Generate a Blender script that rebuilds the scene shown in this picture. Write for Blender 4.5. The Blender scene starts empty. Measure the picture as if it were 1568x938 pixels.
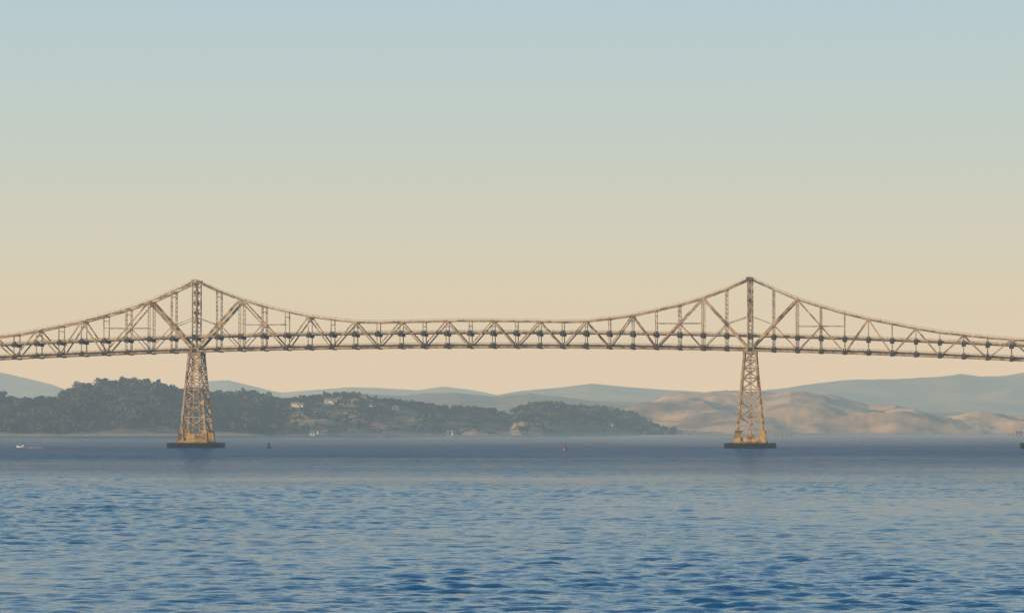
import bpy, math, random
import numpy as np
from mathutils import Vector
random.seed(7); rng=np.random.default_rng(7)
S=bpy.context.scene
S.view_settings.view_transform='Standard'
S.view_settings.look='None'; S.view_settings.exposure=0

CAM_H=11.7      # camera height above the bay (m)
F=5200.0        # focal length expressed in bearing units
def lin(c):
    return tuple((v/255/12.92 if v/255<=0.04045 else ((v/255+0.055)/1.055)**2.4) for v in c)+(1.0,)

# ---------------------------------------------------------------- helpers
def new_mat(name):
    m=bpy.data.materials.new(name); m.use_nodes=True
    nt=m.node_tree; b=nt.nodes['Principled BSDF']; return m,nt,b
def noise_mat(name,c1,c2,scale,rough=0.85,detail=6,lo=0.35,hi=0.65,bump=0.0,bscale=None,mapping=(1,1,1),spec=0.3,c3=None,scale3=None,beach=None):
    m,nt,b=new_mat(name); N=nt.nodes; L=nt.links
    tc=N.new('ShaderNodeTexCoord'); mp=N.new('ShaderNodeMapping'); mp.inputs['Scale'].default_value=mapping
    L.new(tc.outputs['Object'],mp.inputs[0])
    n=N.new('ShaderNodeTexNoise'); n.inputs['Scale'].default_value=scale; n.inputs['Detail'].default_value=detail
    L.new(mp.outputs[0],n.inputs['Vector'])
    r=N.new('ShaderNodeValToRGB'); r.color_ramp.elements[0].position=lo; r.color_ramp.elements[1].position=hi
    r.color_ramp.elements[0].color=(*c1,1); r.color_ramp.elements[1].color=(*c2,1)
    L.new(n.outputs['Fac'],r.inputs[0]); out=r.outputs[0]
    if c3:
        n3=N.new('ShaderNodeTexNoise'); n3.inputs['Scale'].default_value=scale3; n3.inputs['Detail'].default_value=5
        L.new(mp.outputs[0],n3.inputs['Vector'])
        r3=N.new('ShaderNodeValToRGB'); r3.color_ramp.elements[0].position=0.5; r3.color_ramp.elements[1].position=0.62
        L.new(n3.outputs['Fac'],r3.inputs[0])
        mx=N.new('ShaderNodeMix'); mx.data_type='RGBA'; L.new(r3.outputs[0],mx.inputs[0]); L.new(out,mx.inputs[6]); mx.inputs[7].default_value=(*c3,1)
        out=mx.outputs[2]
    if beach:   # bare sand and rock just above the tide line
        sz=N.new('ShaderNodeSeparateXYZ'); L.new(tc.outputs['Object'],sz.inputs[0])
        mr=N.new('ShaderNodeMapRange'); mr.inputs['From Min'].default_value=2.5; mr.inputs['From Max'].default_value=5.0; mr.inputs['To Min'].default_value=1; mr.inputs['To Max'].default_value=0
        L.new(sz.outputs[2],mr.inputs['Value'])
        mb=N.new('ShaderNodeMix'); mb.data_type='RGBA'; L.new(mr.outputs[0],mb.inputs[0]); L.new(out,mb.inputs[6]); mb.inputs[7].default_value=(*beach,1)
        out=mb.outputs[2]
    L.new(out,b.inputs['Base Color']); b.inputs['Roughness'].default_value=rough
    b.inputs['Specular IOR Level'].default_value=spec
    if bump>0:
        n2=N.new('ShaderNodeTexNoise'); n2.inputs['Scale'].default_value=bscale or scale*3; n2.inputs['Detail'].default_value=5
        L.new(tc.outputs['Object'],n2.inputs['Vector'])
        bp=N.new('ShaderNodeBump'); bp.inputs['Strength'].default_value=bump; bp.inputs['Distance'].default_value=1.0
        L.new(n2.outputs['Fac'],bp.inputs['Height']); L.new(bp.outputs[0],b.inputs['Normal'])
    return m
def link(o,parent=None):
    S.collection.objects.link(o)
    if parent: o.parent=parent
    return o
def empty(name,loc=(0,0,0),rot=0):
    o=bpy.data.objects.new(name,None); o.location=loc; o.rotation_euler=(0,0,rot); o.empty_display_size=1
    return link(o)
def np_mesh(name,verts,quads,mat,smooth=False,parent=None):
    me=bpy.data.meshes.new(name); nv=len(verts); nf=len(quads)
    me.vertices.add(nv); me.vertices.foreach_set('co',np.asarray(verts,dtype=np.float32).ravel())
    me.loops.add(nf*4); me.loops.foreach_set('vertex_index',np.asarray(quads,dtype=np.int32).ravel())
    me.polygons.add(nf); me.polygons.foreach_set('loop_start',np.arange(0,nf*4,4,dtype=np.int32))
    try: me.polygons.foreach_set('loop_total',np.full(nf,4,dtype=np.int32))
    except Exception: pass
    if smooth: me.polygons.foreach_set('use_smooth',np.ones(nf,dtype=bool))
    me.materials.append(mat); me.update(calc_edges=True)
    return link(bpy.data.objects.new(name,me),parent)
class MB:
    """accumulates beams / boxes / prisms"""
    def __init__(s): s.v=[]; s.f=[]
    def hexa(s,pts):
        i=len(s.v); s.v+= [tuple(p) for p in pts]
        s.f+=[(i,i+3,i+2,i+1),(i+4,i+5,i+6,i+7),(i,i+1,i+5,i+4),(i+1,i+2,i+6,i+5),(i+2,i+3,i+7,i+6),(i+3,i,i+4,i+7)]
    def box(s,x0,x1,y0,y1,z0,z1):
        s.hexa([(x0,y0,z0),(x1,y0,z0),(x1,y1,z0),(x0,y1,z0),(x0,y0,z1),(x1,y0,z1),(x1,y1,z1),(x0,y1,z1)])
    def frus(s,x0,x1,y0,y1,z0,X0,X1,Y0,Y1,z1):
        s.hexa([(x0,y0,z0),(x1,y0,z0),(x1,y1,z0),(x0,y1,z0),(X0,Y0,z1),(X1,Y0,z1),(X1,Y1,z1),(X0,Y1,z1)])
    def beam(s,p,q,w,h=None):
        h=h or w; p=Vector(p); q=Vector(q); d=(q-p).normalized()
        up=Vector((0,1,0)) if abs(d.y)<0.9 else Vector((0,0,1))
        a=d.cross(up).normalized(); b=a.cross(d).normalized()   # a in truss plane, b across
        a*=w/2; b*=h/2
        s.hexa([p-a-b,p+a-b,p+a+b,p-a+b,q-a-b,q+a-b,q+a+b,q-a+b])
    def laced(s,p,q,w,t,dep,n):
        """two flanges w apart with zigzag lacing"""
        p=Vector(p); q=Vector(q); d=(q-p).normalized()
        up=Vector((0,1,0)); a=d.cross(up).normalized()*(w/2)
        s.beam(p-a,q-a,t,dep); s.beam(p+a,q+a,t,dep)
        for i in range(n):
            u0=p.lerp(q,i/n); u1=p.lerp(q,(i+1)/n)
            s.beam(u0-a,u1+a,t*.45,dep*.3); s.beam(u0+a,u1-a,t*.4,dep*.22)
    def prism(s,cx,cy,z0,z1,r0,r1,n=12):
        i=len(s.v)
        for z,r in((z0,r0),(z1,r1)):
            for k in range(n):
                a=2*math.pi*k/n; s.v.append((cx+r*math.cos(a),cy+r*math.sin(a),z))
        for k in range(n):
            s.f.append((i+k,i+(k+1)%n,i+n+(k+1)%n,i+n+k))
        s.f.append(tuple(i+n+k for k in range(n))); s.f.append(tuple(i+k for k in reversed(range(n))))
    def obj(s,name,mat,parent=None,smooth=False):
        me=bpy.data.meshes.new(name); me.from_pydata(s.v,[],s.f); me.materials.append(mat); me.update()
        if smooth:
            for p in me.polygons: p.use_smooth=True
        return link(bpy.data.objects.new(name,me),parent)

# value noise ----------------------------------------------------------
_tab=rng.random((256,256))
def vnoise(x,y):
    xi=np.floor(x).astype(int); yi=np.floor(y).astype(int); fx=x-xi; fy=y-yi
    fx=fx*fx*(3-2*fx); fy=fy*fy*(3-2*fy)
    g=lambda a,b:_tab[a&255,b&255]
    return (g(xi,yi)*(1-fx)+g(xi+1,yi)*fx)*(1-fy)+(g(xi,yi+1)*(1-fx)+g(xi+1,yi+1)*fx)*fy
def fbm(x,y,o=5):
    a=0.5; r=0
    for i in range(o):
        r=r+a*(vnoise(x,y)-0.5)*2; x=x*2.03+17.3; y=y*2.03+5.1; a*=0.5
    return r

# ---------------------------------------------------------------- world
SUN_AZ=math.radians(248); SUN_EL=math.radians(13)
w=bpy.data.worlds.new("World"); S.world=w; w.use_nodes=True
nt=w.node_tree; N=nt.nodes; L=nt.links
bg=N['Background']; bg.inputs['Strength'].default_value=0.1
sky=N.new('ShaderNodeTexSky'); sky.sky_type='NISHITA'; sky.sun_disc=False
sky.sun_elevation=SUN_EL; sky.sun_rotation=SUN_AZ; sky.air_density=1.0; sky.dust_density=2.0
tc=N.new('ShaderNodeTexCoord'); sp=N.new('ShaderNodeSeparateXYZ'); L.new(tc.outputs['Generated'],sp.inputs[0])
rp=N.new('ShaderNodeValToRGB'); cr=rp.color_ramp
stops=[(0.0,(227,203,175)),(0.016,(227,206,177)),(0.040,(220,209,183)),(0.060,(208,209,195)),(0.088,(194,208,206)),
       (0.126,(180,205,218)),(0.22,(138,180,208)),(0.45,(70,124,176)),(1.0,(36,78,138))]
cr.elements[0].position=0; cr.elements[0].color=lin(stops[0][1])
cr.elements[1].position=1; cr.elements[1].color=lin(stops[-1][1])
for p,c in stops[1:-1]:
    e=cr.elements.new(p); e.color=lin(c)
L.new(sp.outputs[2],rp.inputs[0])
sc=N.new('ShaderNodeVectorMath'); sc.operation='SCALE'; sc.inputs['Scale'].default_value=10.0
L.new(rp.outputs[0],sc.inputs[0])
mx=N.new('ShaderNodeMix'); mx.data_type='RGBA'; mx.inputs[0].default_value=0.95
L.new(sky.outputs[0],mx.inputs[6]); L.new(sc.outputs[0],mx.inputs[7]); L.new(mx.outputs[2],bg.inputs[0])

sd=bpy.data.lights.new('sun','SUN'); sd.energy=5.0; sd.angle=math.radians(0.5); sd.color=(1.0,0.76,0.45)
so=link(bpy.data.objects.new('sun',sd))
sv=Vector((math.sin(SUN_AZ)*math.cos(SUN_EL),math.cos(SUN_AZ)*math.cos(SUN_EL),math.sin(SUN_EL)))
so.rotation_euler=sv.to_track_quat('Z','Y').to_euler(); so.location=(-500,-500,400)

cd=bpy.data.cameras.new('camera'); cam=link(bpy.data.objects.new('camera',cd))
cam.location=(0,0,CAM_H); cam.rotation_euler=(math.radians(90)+math.atan(186/F),0,0)
cd.sensor_width=36; cd.lens=F/1568*36; cd.clip_start=1; cd.clip_end=80000
S.camera=cam

# ---------------------------------------------------------------- aerial haze (absorbing / glowing air, wavelength dependent)
hz=bpy.data.materials.new('aerial_haze'); hz.use_nodes=True; nt=hz.node_tree; N=nt.nodes; L=nt.links
N.remove(N['Principled BSDF']); out=N['Material Output']
ab=N.new('ShaderNodeVolumeAbsorption'); em=N.new('ShaderNodeEmission'); ad=N.new('ShaderNodeAddShader')
sig=(3.4e-5,5.4e-5,8.6e-5); dens=2.0e-4
ab.inputs['Density'].default_value=dens; ab.inputs['Color'].default_value=(1-sig[0]/dens,1-sig[1]/dens,1-sig[2]/dens,1)
hc=lin((222,203,176)); sE=[sig[i]*hc[i] for i in range(3)]; mxE=max(sE)
em.inputs['Color'].default_value=(sE[0]/mxE,sE[1]/mxE,sE[2]/mxE,1); em.inputs['Strength'].default_value=mxE
L.new(ab.outputs[0],ad.inputs[0]); L.new(em.outputs[0],ad.inputs[1]); L.new(ad.outputs[0],out.inputs['Volume'])
h=MB(); h.box(-40000,40000,-3000,34000,-4,330); h.obj('atmospheric_haze',hz)

# ---------------------------------------------------------------- water
def build_water():
    ys=[30.0]
    while ys[-1]<31000: ys.append(ys[-1]+(0.45 if ys[-1]<200 else 0.0022*ys[-1]))
    ys=np.array(ys)
    u=np.concatenate([np.linspace(-1.1,-0.21,40)[:-1],np.linspace(-0.21,0.21,560),np.linspace(0.21,1.1,40)[1:]])
    Y,U=np.meshgrid(ys,u,indexing='ij'); X=U*np.maximum(Y,150); 
    Z=np.zeros_like(X)
    gust=0.92+0.75*fbm(X*0.02,Y*0.008,4)
    for lo,hi,n,slope,sp_ in((1.1,5.0,48,0.165,.5),(0.6,1.1,12,.06,.8),(6,24,14,0.03,.4)):
        for i in range(n):
            lam=lo*(hi/lo)**((i+rng.random())/n)
            th=rng.normal(0,sp_)+0.08
            k=2*math.pi/lam; kx=k*math.sin(th); ky=k*math.cos(th)
            sl=slope*math.sqrt(2/n)
            ph=rng.random()*6.283
            Z+= (sl/k)*np.sin(kx*X+ky*Y+ph)
    Z*=gust
    nr,nc=X.shape
    V=np.stack([X,Y,Z],-1).reshape(-1,3)
    a=(np.arange(nr-1)[:,None]*nc+np.arange(nc-1)[None,:]).ravel()
    Q=np.stack([a,a+1,a+nc+1,a+nc],-1)
    m=bpy.data.materials.new('bay_water'); m.use_nodes=True; nt=m.node_tree; N=nt.nodes; L=nt.links
    N.remove(N['Principled BSDF']); out=N['Material Output']
    df=N.new('ShaderNodeBsdfDiffuse'); df.inputs['Color'].default_value=(0.006,0.100,0.225,1)
    gl=N.new('ShaderNodeBsdfGlossy'); gl.inputs['Roughness'].default_value=0.08
    fr=N.new('ShaderNodeFresnel'); fr.inputs['IOR'].default_value=1.333
    ms=N.new('ShaderNodeMixShader'); L.new(df.outputs[0],ms.inputs[1]); L.new(gl.outputs[0],ms.inputs[2]); L.new(ms.outputs[0],out.inputs['Surface'])
    tc=N.new('ShaderNodeTexCoord'); mp=N.new('ShaderNodeMapping'); mp.inputs['Scale'].default_value=(0.5,1.0,1.0)
    L.new(tc.outputs['Object'],mp.inputs[0])
    n1=N.new('ShaderNodeTexNoise'); n1.inputs['Scale'].default_value=1.1; n1.inputs['Detail'].default_value=4; n1.inputs['Roughness'].default_value=0.55
    L.new(mp.outputs[0],n1.inputs['Vector'])
    bp=N.new('ShaderNodeBump'); bp.inputs['Strength'].default_value=0.38; bp.inputs['Distance'].default_value=0.35
    L.new(n1.outputs['Fac'],bp.inputs['Height'])
    for s_ in(gl,fr,df): L.new(bp.outputs[0],s_.inputs['Normal'])
    # sky reflection painted by distance: weakest over wind-ruffled mid bay, stronger toward far shore
    sp=N.new('ShaderNodeSeparateXYZ'); L.new(tc.outputs['Object'],sp.inputs[0])
    mp2=N.new('ShaderNodeMapping'); mp2.inputs['Scale'].default_value=(0.0035,0.006,0); L.new(tc.outputs['Object'],mp2.inputs[0])
    n2=N.new('ShaderNodeTexNoise'); n2.inputs['Scale'].default_value=1; n2.inputs['Detail'].default_value=6; n2.inputs['Roughness'].default_value=.6; L.new(mp2.outputs[0],n2.inputs['Vector'])
    dv=N.new('ShaderNodeMath'); dv.operation='DIVIDE'; dv.inputs[1].default_value=6000; L.new(sp.outputs[1],dv.inputs[0])
    r=N.new('ShaderNodeValToRGB'); c=r.color_ramp
    vals=[(0.0,.88),(0.07,.82),(0.12,.52),(0.18,.24),(0.26,.12),(0.34,.12),(0.5,.20),(0.75,.26),(1.0,.28)]
    c.elements[0].position=0; c.elements[0].color=(vals[0][1],)*3+(1,); c.elements[1].position=1; c.elements[1].color=(vals[-1][1],)*3+(1,)
    for p,v_ in vals[1:-1]:
        e=c.elements.new(p); e.color=(v_,v_,v_,1)
    L.new(dv.outputs[0],r.inputs[0])
    mr=N.new('ShaderNodeMapRange'); mr.inputs['From Min'].default_value=.3; mr.inputs['From Max'].default_value=.7; mr.inputs['To Min'].default_value=1.3; mr.inputs['To Max'].default_value=2.4
    L.new(n2.outputs['Fac'],mr.inputs['Value'])
    m1=N.new('ShaderNodeMath'); m1.operation='MULTIPLY'; L.new(r.outputs[0],m1.inputs[0]); L.new(mr.outputs[0],m1.inputs[1])
    m2=N.new('ShaderNodeMath'); m2.operation='MULTIPLY'; L.new(m1.outputs[0],m2.inputs[0]); L.new(fr.outputs[0],m2.inputs[1])
    m3=N.new('ShaderNodeMath'); m3.operation='MINIMUM'; L.new(m2.outputs[0],m3.inputs[0]); m3.inputs[1].default_value=.80
    L.new(m3.outputs[0],ms.inputs[0])
    np_mesh('water',V,Q,m,smooth=True)
build_water()

# ---------------------------------------------------------------- hills (fan grids: bearing b, depth v)
class Hill:
    def __init__(s,prof,dfront,depth,namp,nscale,shape=1.6,seed=0.0,base=-2.0):
        p=np.array(prof,float); s.b=p[:,0]; s.y=p[:,1]; s.df=dfront; s.dep=depth; s.na=namp; s.ns=nscale; s.sh=shape; s.seed=seed; s.base=base
    def at(s,b,v):
        b=np.asarray(b,float); v=np.asarray(v,float)
        df=s.df(b) if callable(s.df) else s.df+0*b
        d=df+v*s.dep; dr=df+s.dep
        X=(b-784)/F*d
        crest=CAM_H+(655-np.interp(b,s.b,s.y))*dr/F
        vv=np.clip(v,0,1); up=1-(1-vv)**s.sh
        dn=np.clip(v-1,0,1); up=np.where(v>1,1-1.1*dn**1.5,up)
        nz=fbm(X/s.ns+s.seed,d/s.ns+s.seed*2,6); rd=np.abs(fbm(X/s.ns*0.7+9+s.seed,d/s.ns*0.35+s.seed,4))
        win=np.clip(v*4,0,1)*(1-0.75*np.exp(-((v-1)/0.12)**2))
        Z=s.base+(crest-s.base)*up + s.na*(nz-1.3*rd+0.15)*win*2
        return X,d,Z
    def mesh(s,name,mat,b0,b1,nb,nv):
        B,V=np.meshgrid(np.linspace(b0,b1,nb),np.linspace(-0.02,2,nv),indexing='ij')
        X,Y,Z=s.at(B,V); nr,nc=X.shape
        P=np.stack([X,Y,Z],-1).reshape(-1,3)
        a=(np.arange(nr-1)[:,None]*nc+np.arange(nc-1)[None,:]).ravel()
        Q=np.stack([a,a+nc,a+nc+1,a+1],-1)
        return np_mesh(name,P,Q,mat,smooth=True)

far_m=noise_mat('far_hill_scrub',(0.05,0.055,0.045),(0.15,0.125,0.075),0.004,lo=.4,hi=.6)
gold_m=noise_mat('dry_grass_hill',(0.38,0.25,0.14),(0.58,0.405,0.235),0.004,lo=.35,hi=.65,c3=(0.22,0.165,0.10),scale3=0.006)
left_m=noise_mat('headland_ground',(0.06,0.06,0.03),(0.30,0.22,0.125),0.012,lo=.38,hi=.58,mapping=(1,1,7),bump=.4,bscale=.08,beach=(0.36,0.29,0.19))

H_left=Hill([(-700,560),(-300,556),(0,570),(40,579),(80,588),(110,600),(160,612),(260,604),(320,584),(350,582),(390,591),(430,599),(480,595),(530,591),(580,592),(640,597),(680,594),(710,600),(745,607),(800,616),(900,640)],16500,2500,40,1100,seed=3.1)
H_left.mesh('distant_hills',far_m,-700,900,420,60)
H_right=Hill([(680,640),(755,606),(800,597),(860,589),(905,583),(960,588),(1010,592),(1060,596),(1130,600),(1180,598),(1250,593),(1330,590),(1400,586),(1470,578),(1500,582),(1540,580),(1568,575),(1800,560),(2300,575)],13500,2500,45,1200,seed=7.7)
H_right.mesh('distant_hills',far_m,680,2300,420,60)
H_mid=Hill([(300,640),(420,612),(520,606),(620,610),(700,606),(760,610),(810,604),(850,607),(900,612),(960,614),(1020,618),(1150,622),(1300,626),(1420,629),(1480,632),(1568,640),(1700,642),(2100,650)],9800,1500,22,600,seed=1.7)
H_mid.mesh('distant_hills',far_m,300,2100,420,60)
H_gold=Hill([(880,660),(940,645),(980,629),(1020,619),(1060,615),(1110,613),(1160,616),(1210,612),(1260,617),(1300,625),(1330,629),(1370,620),(1400,624),(1440,633),(1500,632),(1540,638),(1568,642),(1700,646),(2000,655)],6900,1500,30,420,shape=1.35,seed=5.2)
H_gold.mesh('golden_grass_hill',gold_m,880,2000,520,140)

df_head=lambda b: np.interp(b,[-800,0,450,800,1040],[4700,4900,5100,5500,6200])
prof=[(-800,600),(-300,606),(0,622),(60,620),(95,621),(108,608),(120,599),(150,595),(185,593),(215,596),(245,600),(262,608),(280,611),(330,613),(370,617),(400,620),(425,626),(450,617),(480,615),(510,611),(550,610),(575,618),(600,622),(640,623),(700,627),(750,631),(780,636),(800,623),(830,620),(870,622),(905,627),(950,635),(975,640),(990,652),(1010,657),(1040,662),(1060,668)]
H_head=Hill(prof,df_head,520,9,130,shape=1.5,seed=2.3)
H_head.mesh('headland',left_m,-800,1060,800,110)

# ---------------------------------------------------------------- forest (one object)
def tree_variant(kind):
    V=[];Q=[]
    def quad(c,nrm,s):
        nrm=nrm/np.linalg.norm(nrm); t=np.cross(nrm,rng.normal(size=3)); t/=np.linalg.norm(t); bt=np.cross(nrm,t)
        a=rng.uniform(0.6,1.2,4); i=len(V)
        V.extend([c-t*s*a[0],c-bt*s*a[1],c+t*s*a[2],c+bt*s*a[3]]); Q.append((i,i+1,i+2,i+3))
    def limb(p,q,r0,r1,n=5):
        p=np.array(p,float); q=np.array(q,float); i=len(V)
        for c,r in((p,r0),(q,r1)):
            for k in range(n):
                a=2*math.pi*k/n; V.append(c+np.array([r*math.cos(a),r*math.sin(a),0]))
        for k in range(n): Q.append((i+k,i+(k+1)%n,i+n+(k+1)%n,i+n+k))
    limb((0,0,-.1),(0,0,.5),.035,.022)
    nl=7 if kind!=2 else 5
    for j in range(nl):
        if kind==2: c=np.array([rng.normal(0,.07),rng.normal(0,.07),.35+.13*j])
        else:
            a=rng.random()*6.283; rr=rng.uniform(.1,.33); c=np.array([rr*math.cos(a),rr*math.sin(a),rng.uniform(.42,.82)])
        limb((0,0,.35),c,.018,.006)
        R=rng.uniform(.14,.24) if kind!=2 else .2-.022*j
        for q in range(17):
            d=rng.normal(size=3); d/=np.linalg.norm(d); rad=R*rng.uniform(.65,1.05)
            pos=c+d*rad*np.array([1.1,1.1,.8])
            quad(pos,d+rng.normal(0,.22,3)+np.array([0,0,.15]),rng.uniform(.06,.11))
    return np.array(V),np.array(Q)
variants=[tree_variant(k) for k in (0,1,0,2,1,0)]
def forest(name,pts,hts,mat):
    VV=[];QQ=[];off=0; vi=rng.integers(0,len(variants),len(pts))
    for k,(v,q) in enumerate(variants):
        idx=np.where(vi==k)[0]
        if len(idx)==0: continue
        P=pts[idx]; H=hts[idx]; a=rng.random(len(idx))*6.283; wd=rng.uniform(.9,1.45,len(idx))
        ca=np.cos(a)[:,None]; sa=np.sin(a)[:,None]
        x=(v[None,:,0]*ca-v[None,:,1]*sa)*(H*wd)[:,None]+P[:,0:1]
        y=(v[None,:,0]*sa+v[None,:,1]*ca)*(H*wd)[:,None]+P[:,1:2]
        z=v[None,:,2]*H[:,None]+P[:,2:3]
        VV.append(np.stack([x,y,z],-1).reshape(-1,3))
        QQ.append((q[None]+ (np.arange(len(idx))*len(v))[:,None,None]+off).reshape(-1,4)); off+=len(idx)*len(v)
    return np_mesh(name,np.concatenate(VV),np.concatenate(QQ),mat)
leaf_m=noise_mat('tree_foliage',(0.015,0.026,0.010),(0.105,0.105,0.036),0.018,detail=6,lo=.42,hi=.62,rough=.8,spec=.15)
def dens(b,v):
    n=fbm(b/30+3,v*4+1,3)
    d=np.zeros_like(b)
    d=np.where(b<430,np.where(v<.10,.12,.95),d)
    d=np.where((b>=430)&(b<590),np.where(v>.8,.75,.34),d)
    d=np.where((b>=590)&(b<790),np.where(v>.8,.65,.04),d)
    d=np.where((b>=790)&(b<990),np.where(v>.5,.95,.10),d)
    d=np.where(b>=990,.2,d)
    return d+n*np.where((b>590)&(v<.8),.25,.6)*(d<.9)+np.where(d>.9,n*.8,0)
nt_=14000
b=rng.uniform(-500,1035,nt_); v=rng.uniform(0.05,1.12,nt_)
keep=rng.random(nt_)<dens(b,v)*np.where(b<0,.35,.68)
b=b[keep]; v=v[keep]
X,Y,Z=H_head.at(b,v)
clump=0.72+1.0*np.clip(fbm(X/60+40,Y/60+3,3)+.25,0,1)      # stands of taller trees
hts=rng.uniform(7,15,len(b))*np.where(b>430,.8,1.1)*clump
forest('hillside_forest',np.stack([X,Y,Z-0.5],-1),hts,leaf_m)
print('trees',len(b))
b=np.concatenate([rng.uniform(-400,985,400),rng.uniform(-14,6,8)]); n_=len(b); v=rng.uniform(.93,1.03,n_); X,Y,Z=H_head.at(b,v)
ht=rng.uniform(7,19,n_)*np.where(b>430,.8,1.15); ht[-8:]=rng.uniform(20,30,8)
forest('ridge_tree_line',np.stack([X,Y,Z-.5],-1),ht,leaf_m)

# ---------------------------------------------------------------- houses
wall_m=noise_mat('painted_wall',(0.50,0.48,0.44),(0.72,0.69,0.64),0.6); roof_m=noise_mat('roof_shingle',(0.14,0.11,0.09),(0.22,0.17,0.14),1.5)
glass_m=noise_mat('window_glass',(0.02,0.03,0.04),(0.05,0.06,0.07),1.0,rough=.1,spec=.6); door_m=noise_mat('door_paint',(0.10,0.04,0.03),(0.15,0.06,0.04),1)
def house(name,bear,v,wid,dep,ht,rot):
    X,Y,Z=H_head.at(np.array([float(bear)]),np.array([float(v)])); e=empty(name,(X[0],Y[0],Z[0]+1.2),rot)
    m=MB(); m.box(-wid/2,wid/2,-dep/2,dep/2,-5,ht); i=len(m.v)
    m.v+=[(-wid/2,-dep/2,ht),(-wid/2,dep/2,ht),(-wid/2,0,ht+2.6),(wid/2,-dep/2,ht),(wid/2,dep/2,ht),(wid/2,0,ht+2.6)]
    m.f+=[(i,i+2,i+1),(i+3,i+4,i+5)]; m.obj('walls',wall_m,e)
    r=MB()
    for sgn in(-1,1):
        y0=sgn*(dep/2+.7); z0=ht-.35
        r.hexa([(-wid/2-.6,y0,z0),(wid/2+.6,y0,z0),(wid/2+.6,0,ht+2.75),(-wid/2-.6,0,ht+2.75),(-wid/2-.6,y0,z0+.3),(wid/2+.6,y0,z0+.3),(wid/2+.6,0,ht+3.05),(-wid/2-.6,0,ht+3.05)])
    r.box(wid*.2,wid*.2+1.1,.4,1.5,ht+1,ht+4); r.obj('roof',roof_m,e)
    g=MB()
    for k in range(int(wid//3.2)):
        x=-wid/2+1.6+k*3.2
        for zz in ([1.2] if ht<5 else [1.2,4.2]):
            if zz<2 and k==1: continue
            g.box(x-.6,x+.6,-dep/2-.05,-dep/2+.1,zz,zz+1.4 if zz+1.4<ht else ht-.2)
    g.obj('windows',glass_m,e); d=MB(); x=-wid/2+1.6+3.2; d.box(x-.55,x+.55,-dep/2-.06,-dep/2+.1,0,2.2); d.obj('door',door_m,e)
for bb,vv,w_,d_,h_ in [(452,.72,12,8,4),(461,.66,9,7,4),(503,.82,13,8,5.4),(512,.74,13,9,5.6),(521,.84,9,8,4),(544,.74,11,8,5),(556,.82,12,8,5),(568,.66,9,7,4),(480,.55,9,7,4),(530,.5,8,7,4),(606,.62,9,7,4),(991,.30,13,9,5),(998,.22,10,8,4),(1008,.25,11,8,4),(690,.12,10,7,4),(935,.35,10,7,4),(478,.03,8,6,3),(490,.04,8,6,3),(498,.04,6,6,3)]:
    house('white_house',bb,vv,w_,d_,h_,random.uniform(-.5,.4))

# ---------------------------------------------------------------- bridge
D_L=2020.; D_R=1980.
pl=Vector(((301-784)/F*D_L,D_L,0)); pr=Vector(((1149-784)/F*D_R,D_R,0))
ang=math.atan2(pr.y-pl.y,pr.x-pl.x); PAN=(pr-pl).length/24
br=empty('cantilever_bridge',(pl.x,pl.y,0),ang)
steel=noise_mat('weathered_steel',(0.31,0.215,0.115),(0.60,0.44,0.26),0.35,rough=.7,c3=(0.15,0.09,0.05),scale3=0.16)
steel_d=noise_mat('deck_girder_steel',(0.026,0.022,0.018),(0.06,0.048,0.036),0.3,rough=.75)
road_m=noise_mat('deck_concrete',(0.20,0.19,0.17),(0.30,0.28,0.25),.5)
conc=noise_mat('pier_concrete',(0.38,0.235,0.08),(0.60,0.41,0.16),.25,rough=.9,lo=.3,hi=.7,c3=(0.14,0.095,0.055),scale3=.14)
fend=noise_mat('fender_timber',(0.016,0.016,0.018),(0.04,0.036,0.033),.5,rough=.9,mapping=(3,3,.3))
HW=6.6
def zb(n): return 59.3-0.0152*(n-11.7)**2
main=[41.5,35,29.6,25.3,22,18.8,16.8,15.2,14.7,14.9,15.1,15.3,15.4]
anch=[41.5,35.7,30.2,26.3,22.8,20,17.8,15.6,13.8,12.8,12,11.5,11.2]
def offs(n):
    if 0<=n<=24: return main[int(min(n,24-n))]
    k=-n if n<0 else n-24
    return anch[int(min(k,12))]
def zt(n): return zb(n)+offs(n)
def zd(n): return zb(n)+8.9
N0,N1=-24,48
def is_top(n):
    for t in (0,24):
        k=abs(n-t)
        if k==2: return True
        if k in(5,7,9,11,13,15,17,19,21,23): return True if (n<0 or n>24 or (n<12 and t==0) or (n>12 and t==24)) else False
    return False
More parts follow.
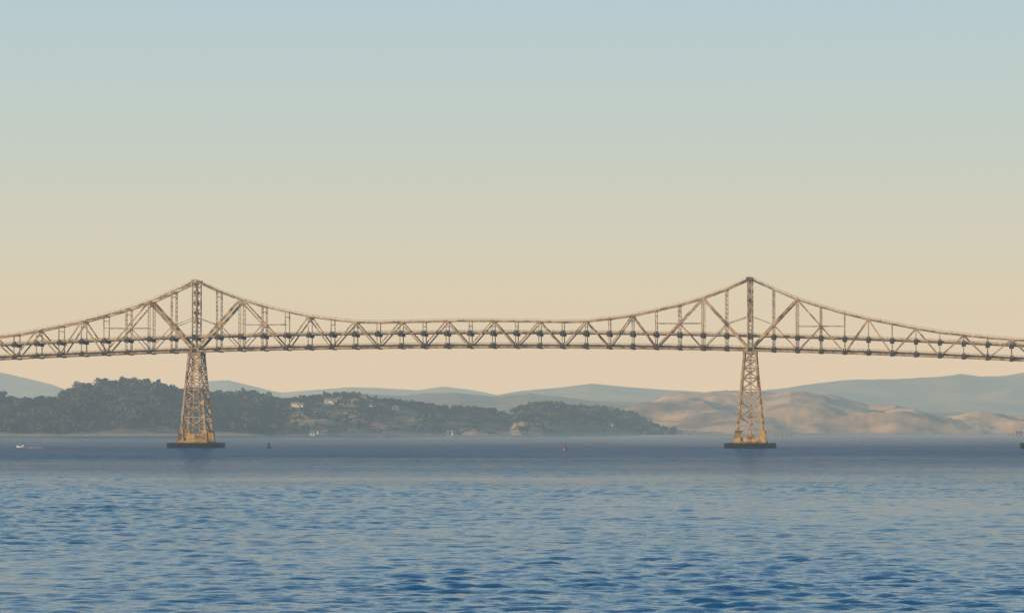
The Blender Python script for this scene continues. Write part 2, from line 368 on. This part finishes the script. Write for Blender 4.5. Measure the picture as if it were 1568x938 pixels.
for side,nm in((-HW,'near_truss'),(HW,'far_truss')):
    m=MB(); P=lambda n,z:(n*PAN,side,z)
    for n in range(N0,N1):
        m.beam(P(n,zb(n)),P(n+1,zb(n+1)),1.0,.9)
        m.beam(P(n,zt(n)),P(n+1,zt(n+1)),.85,.9)
        m.beam(P(n,zt(n)+1.4),P(n+1,zt(n+1)+1.4),.12,.12)
        for k in range(4):
            t=k/4; z=zt(n)*(1-t)+zt(n+1)*t; m.beam(P(n+t,z),P(n+t,z+1.4),.13,.13)
    for n in range(N0,N1+1):
        if n in(0,24): continue
        near=min(abs(n),abs(n-24))
        if near in(1,2,3): m.laced(P(n,zb(n)),P(n,zt(n)),1.25 if near==2 else .9,.3,.6,int(offs(n)/2.4))
        else: m.beam(P(n,zb(n)),P(n,zt(n)),.52,.6)
    def dg(a,za,b_,zb_,w_): m.beam(P(a,za),P(b_,zb_),w_,.75)
    for t in(0,24):
        for s in(-1,1):
            m.beam(P(t,zb(t)),P(t+2*s,zt(t+2*s)),1.55,.8)
            dg(t+2*s,zt(t+2*s),t+4*s,zb(t+4*s),.8)
            m.beam(P(t+s,(zb(t)+zt(t+2*s))/2+0.2),P(t,zb(t)+20),.35,.5)
            m.beam(P(t+3*s,(zt(t+2*s)+zb(t+4*s))/2),P(t+2*s,(zt(t+2*s)+zb(t+4*s))/2),.32,.4)
            m.beam(P(t+3*s,(zt(t+2*s)+zb(t+4*s))/2),P(t+4*s,(zt(t+2*s)+zb(t+4*s))/2),.32,.4)
            m.beam(P(t+s,(zb(t)+zt(t+2*s))/2),P(t+2*s,(zb(t)+zb(t+2*s))/2+0.5),.45,.5)
            m.beam(P(t+3*s,(zt(t+2*s)+zb(t+4*s))/2),P(t+2*s,zb(t+2*s)),.45,.5)
    def chain(start,end):
        st=1 if end>start else -1; n=start; lowest=True
        while n!=end:
            z0=zb(n) if lowest else zt(n); z1=zt(n+st) if lowest else zb(n+st)
            dg(n,z0,n+st,z1,.74); n+=st; lowest=not lowest
    chain(4,12); chain(20,12); chain(-4,N0); chain(28,N1)
    for n in range(N0,N1+1):
        big=is_top(n); r=1.15 if big else .55
        m.box(n*PAN-r,n*PAN+r,side-.52,side+.52,zt(n)-r*.9,zt(n)+.5)
        r=.8 if big else 1.3
        m.box(n*PAN-r,n*PAN+r,side-.53,side+.53,zb(n)-.55,zb(n)+r*.9)
    m.obj(nm,steel,br)
m=MB()
for t in(0,24):
    for side in(-HW,HW):
        m.laced((t*PAN,side,zb(t)),(t*PAN,side,zt(t)+.5),2.4,.5,1.5,16)
        m.box(t*PAN-2.0,t*PAN+2.0,side-.6,side+.6,zt(t)-1.2,zt(t)+.9)
        m.box(t*PAN-2.6,t*PAN+2.6,side-.62,side+.62,zb(t)-1.0,zb(t)+2.4)
    lv=np.linspace(zd(t)+8,zt(t)-1,5)
    for z in lv: m.beam((t*PAN,-HW,z),(t*PAN,HW,z),.9,.9)
    for a,b_ in zip(lv[:-1],lv[1:]):
        m.beam((t*PAN,-HW,a),(t*PAN,HW,b_),.45,.45); m.beam((t*PAN,HW,a),(t*PAN,-HW,b_),.45,.45)
m.obj('tower_posts',steel,br)
m=MB()
for n in range(N0,N1+1):
    x=n*PAN
    m.beam((x,-HW,zt(n)),(x,HW,zt(n)),.5,.5)
    if offs(n)>15: m.beam((x,-HW,zt(n)-3),(x,HW,zt(n)-3),.35,.35)
    if n<N1:
        m.beam((x,-HW,zt(n)),(x+PAN,HW,zt(n+1)),.3,.3); m.beam((x,HW,zt(n)),(x+PAN,-HW,zt(n+1)),.3,.3)
m.obj('lateral_bracing',steel,br)
dk=MB(); gd=MB(); rl=MB()
for n in range(N0,N1):
    x0=n*PAN; x1=x0+PAN
    for f,hw in((zd,HW-.75),(lambda n:zb(n)+1.5,HW-.75)):
        z0=f(n); z1=f(n+1)
        dk.hexa([(x0,-hw,z0-.25),(x1,-hw,z1-.25),(x1,hw,z1-.25),(x0,hw,z0-.25),(x0,-hw,z0),(x1,-hw,z1),(x1,hw,z1),(x0,hw,z0)])
        for y in(-5.2,-2.6,0,2.6,5.2):
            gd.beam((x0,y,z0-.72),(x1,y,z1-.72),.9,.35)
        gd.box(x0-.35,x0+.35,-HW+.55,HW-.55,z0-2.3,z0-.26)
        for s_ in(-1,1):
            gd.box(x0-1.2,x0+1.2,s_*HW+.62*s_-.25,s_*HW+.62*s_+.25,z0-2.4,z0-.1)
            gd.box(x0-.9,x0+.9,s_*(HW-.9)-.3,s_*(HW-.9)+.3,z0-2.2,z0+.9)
        for s_ in(-1,1):
            y=s_*(HW-.68)
            rl.beam((x0,y,z0+1.1),(x1,y,z1+1.1),.12,.12)
            rl.beam((x0,y,z0+.1),(x1,y,z1+.1),.4,.14)
            for k in range(5):
                t=k/5; z=z0*(1-t)+z1*t; rl.beam((x0+t*PAN,y,z),(x0+t*PAN,y,z+1.1),.12,.12)
    for s_ in(-1,1):
        rl.beam((x0,s_*HW,zd(n)-.55),(x1,s_*HW,zd(n+1)-.55),.6,.5)
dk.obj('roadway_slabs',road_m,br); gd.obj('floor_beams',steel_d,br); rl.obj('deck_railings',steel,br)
def pier(n,tower=True):
    cx=n*PAN; zt_=zb(n)-1.0; zb_=8.6
    m=MB(); tx,bx=(3.2,7.4) if tower else (2.4,5.2); ty,by=HW,9.5
    def C(s,q,t): return Vector((cx+s*(tx+(bx-tx)*(1-t)),q*(ty+(by-ty)*(1-t)),zb_+(zt_-zb_)*t))
    lv=[0,.2,.38,.54,.68,.8,.9,1]
    for q in(-1,1):
        for s in(-1,1): m.beam(C(s,q,0),C(s,q,1),1.15,1.2)
        m.beam((cx,q*by,zb_),(cx,q*ty,zt_),.45,.5)
        for i in range(len(lv)-1):
            a,b_=lv[i],lv[i+1]
            m.beam(C(-1,q,a),C(1,q,b_),.5,.5); m.beam(C(1,q,a),C(-1,q,b_),.5,.45)
            m.beam(C(-1,q,b_),C(1,q,b_),.6,.55)
    for s in(-1,1):
        for i in range(len(lv)-1):
            a,b_=lv[i],lv[i+1]
            m.beam(C(s,-1,a),C(s,1,b_),.45,.5); m.beam(C(s,1,a),C(s,-1,b_),.45,.45); m.beam(C(s,-1,b_),C(s,1,b_),.55,.5)
    m.box(cx-tx-.8,cx+tx+.8,-HW-.8,-HW+.8,zt_-.9,zt_+.3); m.box(cx-tx-.8,cx+tx+.8,HW-.8,HW+.8,zt_-.9,zt_+.3)
    m.obj('tower_legs',steel,br)
    c=MB()
    for q in(-1,1):
        for s in(-1,1):
            x=cx+s*(bx-.3); y=q*by
            c.frus(x-1.9,x+1.9,y-2.2,y+2.2,3.4,x-1.5,x+1.5,y-1.7,y+1.7,10.4)
    c.box(cx-bx-2.0,cx+bx+2.0,-by-2.8,by+2.8,-1,4.2)
    for q in(-1,1): 
        c.frus(cx-bx,cx+bx,q*by-1.2,q*by+1.2,4.1,cx-bx,cx+bx,q*by-1.2,q*by+1.2,6.2)
        c.frus(cx-2.3,cx+2.3,q*by-1.5,q*by+1.5,5.5,cx-1.3,cx+1.3,q*by-1.1,q*by+1.1,8.4)
    c.obj('pier_footing',conc,br)
    f=MB(); fx=14.3 if tower else 11.5; fy=14.5
    for z0,z1,g in((2.1,2.9,0),(.5,1.9,.06),(-1,.35,0)):
        f.box(cx-fx-g,cx+fx+g,-fy-g,-fy+1.2,z0,z1); f.box(cx-fx-g,cx+fx+g,fy-1.2,fy+g,z0,z1)
        f.box(cx-fx-g,cx-fx+1.2,-fy+1.2,fy-1.2,z0,z1); f.box(cx+fx-1.2,cx+fx+g,-fy+1.2,fy-1.2,z0,z1)
    k=-fx
    while k<=fx:
        f.box(cx+k-.22,cx+k+.22,-fy-.5,-fy-.08,-2,3.2); f.box(cx+k-.22,cx+k+.22,fy+.08,fy+.5,-2,3.2); k+=1.4
    f.box(cx-fx+1.3,cx+fx-1.3,-fy+1.3,fy-1.3,-1,1.8)
    f.obj('timber_fender',fend,br)
    r=MB()
    k=-fx
    while k<fx: r.beam((cx+k,-fy+.6,2.9),(cx+k,-fy+.6,4.1),.1); k+=2
    r.beam((cx-fx,-fy+.6,4.1),(cx+fx,-fy+.6,4.1),.1,.1); r.obj('fender_rail',steel,br)
pier(0); pier(24); pier(36.2,False); pier(-12.3,False)

# ---------------------------------------------------------------- buoys and boat
green_m=noise_mat('green_buoy_paint',(0.008,0.025,0.02),(0.015,0.04,0.03),1); red_m=noise_mat('red_buoy_paint',(0.30,0.03,0.02),(0.42,0.045,0.03),1)
dull_m=noise_mat('weathered_float_paint',(0.16,0.14,0.12),(0.3,0.27,0.24),1)
white_m=noise_mat('white_gelcoat',(0.7,0.7,0.68),(0.82,0.82,0.8),1,rough=.3); dark_m=noise_mat('dark_metal',(0.02,0.02,0.025),(0.04,0.04,0.045),1)
def buoy(name,px,d,mat,band,sc):
    e=empty(name,((px-784)/F*d,d,0)); e.scale=(sc,)*3
    m=MB(); m.prism(0,0,-.5,.55,1.25,1.25,16); m.prism(0,0,.55,.8,1.25,.7,16); m.obj('float',band,e)
    m=MB()
    for k in range(4):
        a=k*math.pi/2+.6; m.beam((.65*math.cos(a),.65*math.sin(a),.7),(.3*math.cos(a),.3*math.sin(a),3.0),.12)
    m.prism(0,0,1.3,2.7,.52,.36,10); m.prism(0,0,2.7,2.85,.5,.5,10); m.obj('cage',mat,e)
    m=MB(); m.prism(0,0,2.85,3.5,.16,.12,8); m.beam((0,0,3.4),(0,0,3.9),.06); m.obj('lantern',dark_m,e)
buoy('green_channel_buoy',412,1990,green_m,green_m,1.05)
buoy('red_channel_buoy',865.5,1800,red_m,dull_m,1.05)
def boat(px,d):
    e=empty('motor_boat',((px-784)/F*d,d,.1),math.radians(188))
    m=MB(); st=[(-3.2,.95,.1,.75),(-1,1.1,0,.8),(1.2,1.0,0,.95),(2.6,.55,.15,1.15),(3.4,.06,.5,1.3)]
    for i,(x,hw,zl,zh) in enumerate(st):
        m.v+=[(x,-hw,zh),(x,-hw*.6,zl),(x,0,zl-.25),(x,hw*.6,zl),(x,hw,zh),(x,0,zh-.05)]
        if i:
            a=(i-1)*6;b_=i*6
            for k in range(6): m.f.append((a+k,a+(k+1)%6,b_+(k+1)%6,b_+k))
    m.f.append(tuple(range(6))); m.obj('hull',white_m,e)
    m=MB(); m.frus(-.8,.9,-.6,.6,.75,-.6,.5,-.5,.5,1.8); m.obj('console',white_m,e)
    m=MB(); m.frus(.1,.6,-.5,.5,1.82,-.1,.2,-.45,.45,2.3); m.beam((-.4,0,1.8),(-.4,0,4.2),.1); m.box(-3.7,-3.2,-.25,.25,-.1,1.3); m.obj('windscreen_mast_and_outboard',dark_m,e)
    w_=MB()
    for k in range(8):
        x=-3.6-k*1.1; r=.7+.12*k
        w_.frus(x-.7,x+.7,-r,r,-.1,x-.4,x+.4,-r*.6,r*.6,.42*math.exp(-k/3)+.06)
    w_.obj('wake_foam',white_m,e)
boat(35,2010)

# ---------------------------------------------------------------- distant wharves on the far shore
wood_m=noise_mat('wharf_timber',(0.16,0.13,0.10),(0.28,0.23,0.18),.3)
def wharf(b0,b1,d,shed=None):
    x0=(b0-784)/F*d; x1=(b1-784)/F*d; e=empty('wharf',((x0+x1)/2,d,0)); hl=(x1-x0)/2
    m=MB(); m.box(-hl,hl,-5,5,2.6,3.6)
    k=-hl+1
    while k<hl: m.box(k-.3,k+.3,-4.6,-4,-2,2.6); m.box(k-.3,k+.3,4,4.6,-2,2.6); k+=6
    k=-hl
    while k<hl: m.box(k-.1,k+.1,-4.9,-4.7,3.6,4.7); k+=3
    m.box(-hl,hl,-4.95,-4.7,4.7,4.85)
    m.obj('deck_and_piles',wood_m,e)
    if shed:
        for s_ in shed:
            r=MB(); x=(s_-784)/F*d-(x0+x1)/2; r.box(x-5,x+5,-3,3,3.6,6.2); r.frus(x-5.5,x+5.5,-3.6,3.6,6.2,x-5.3,x+5.3,-.1,.1,7.6); r.obj('shed',wood_m,e)
wharf(1046,1108,6100,[1050,1062]); wharf(1184,1213,4700); wharf(1543,1600,4900,[1560,1580]);
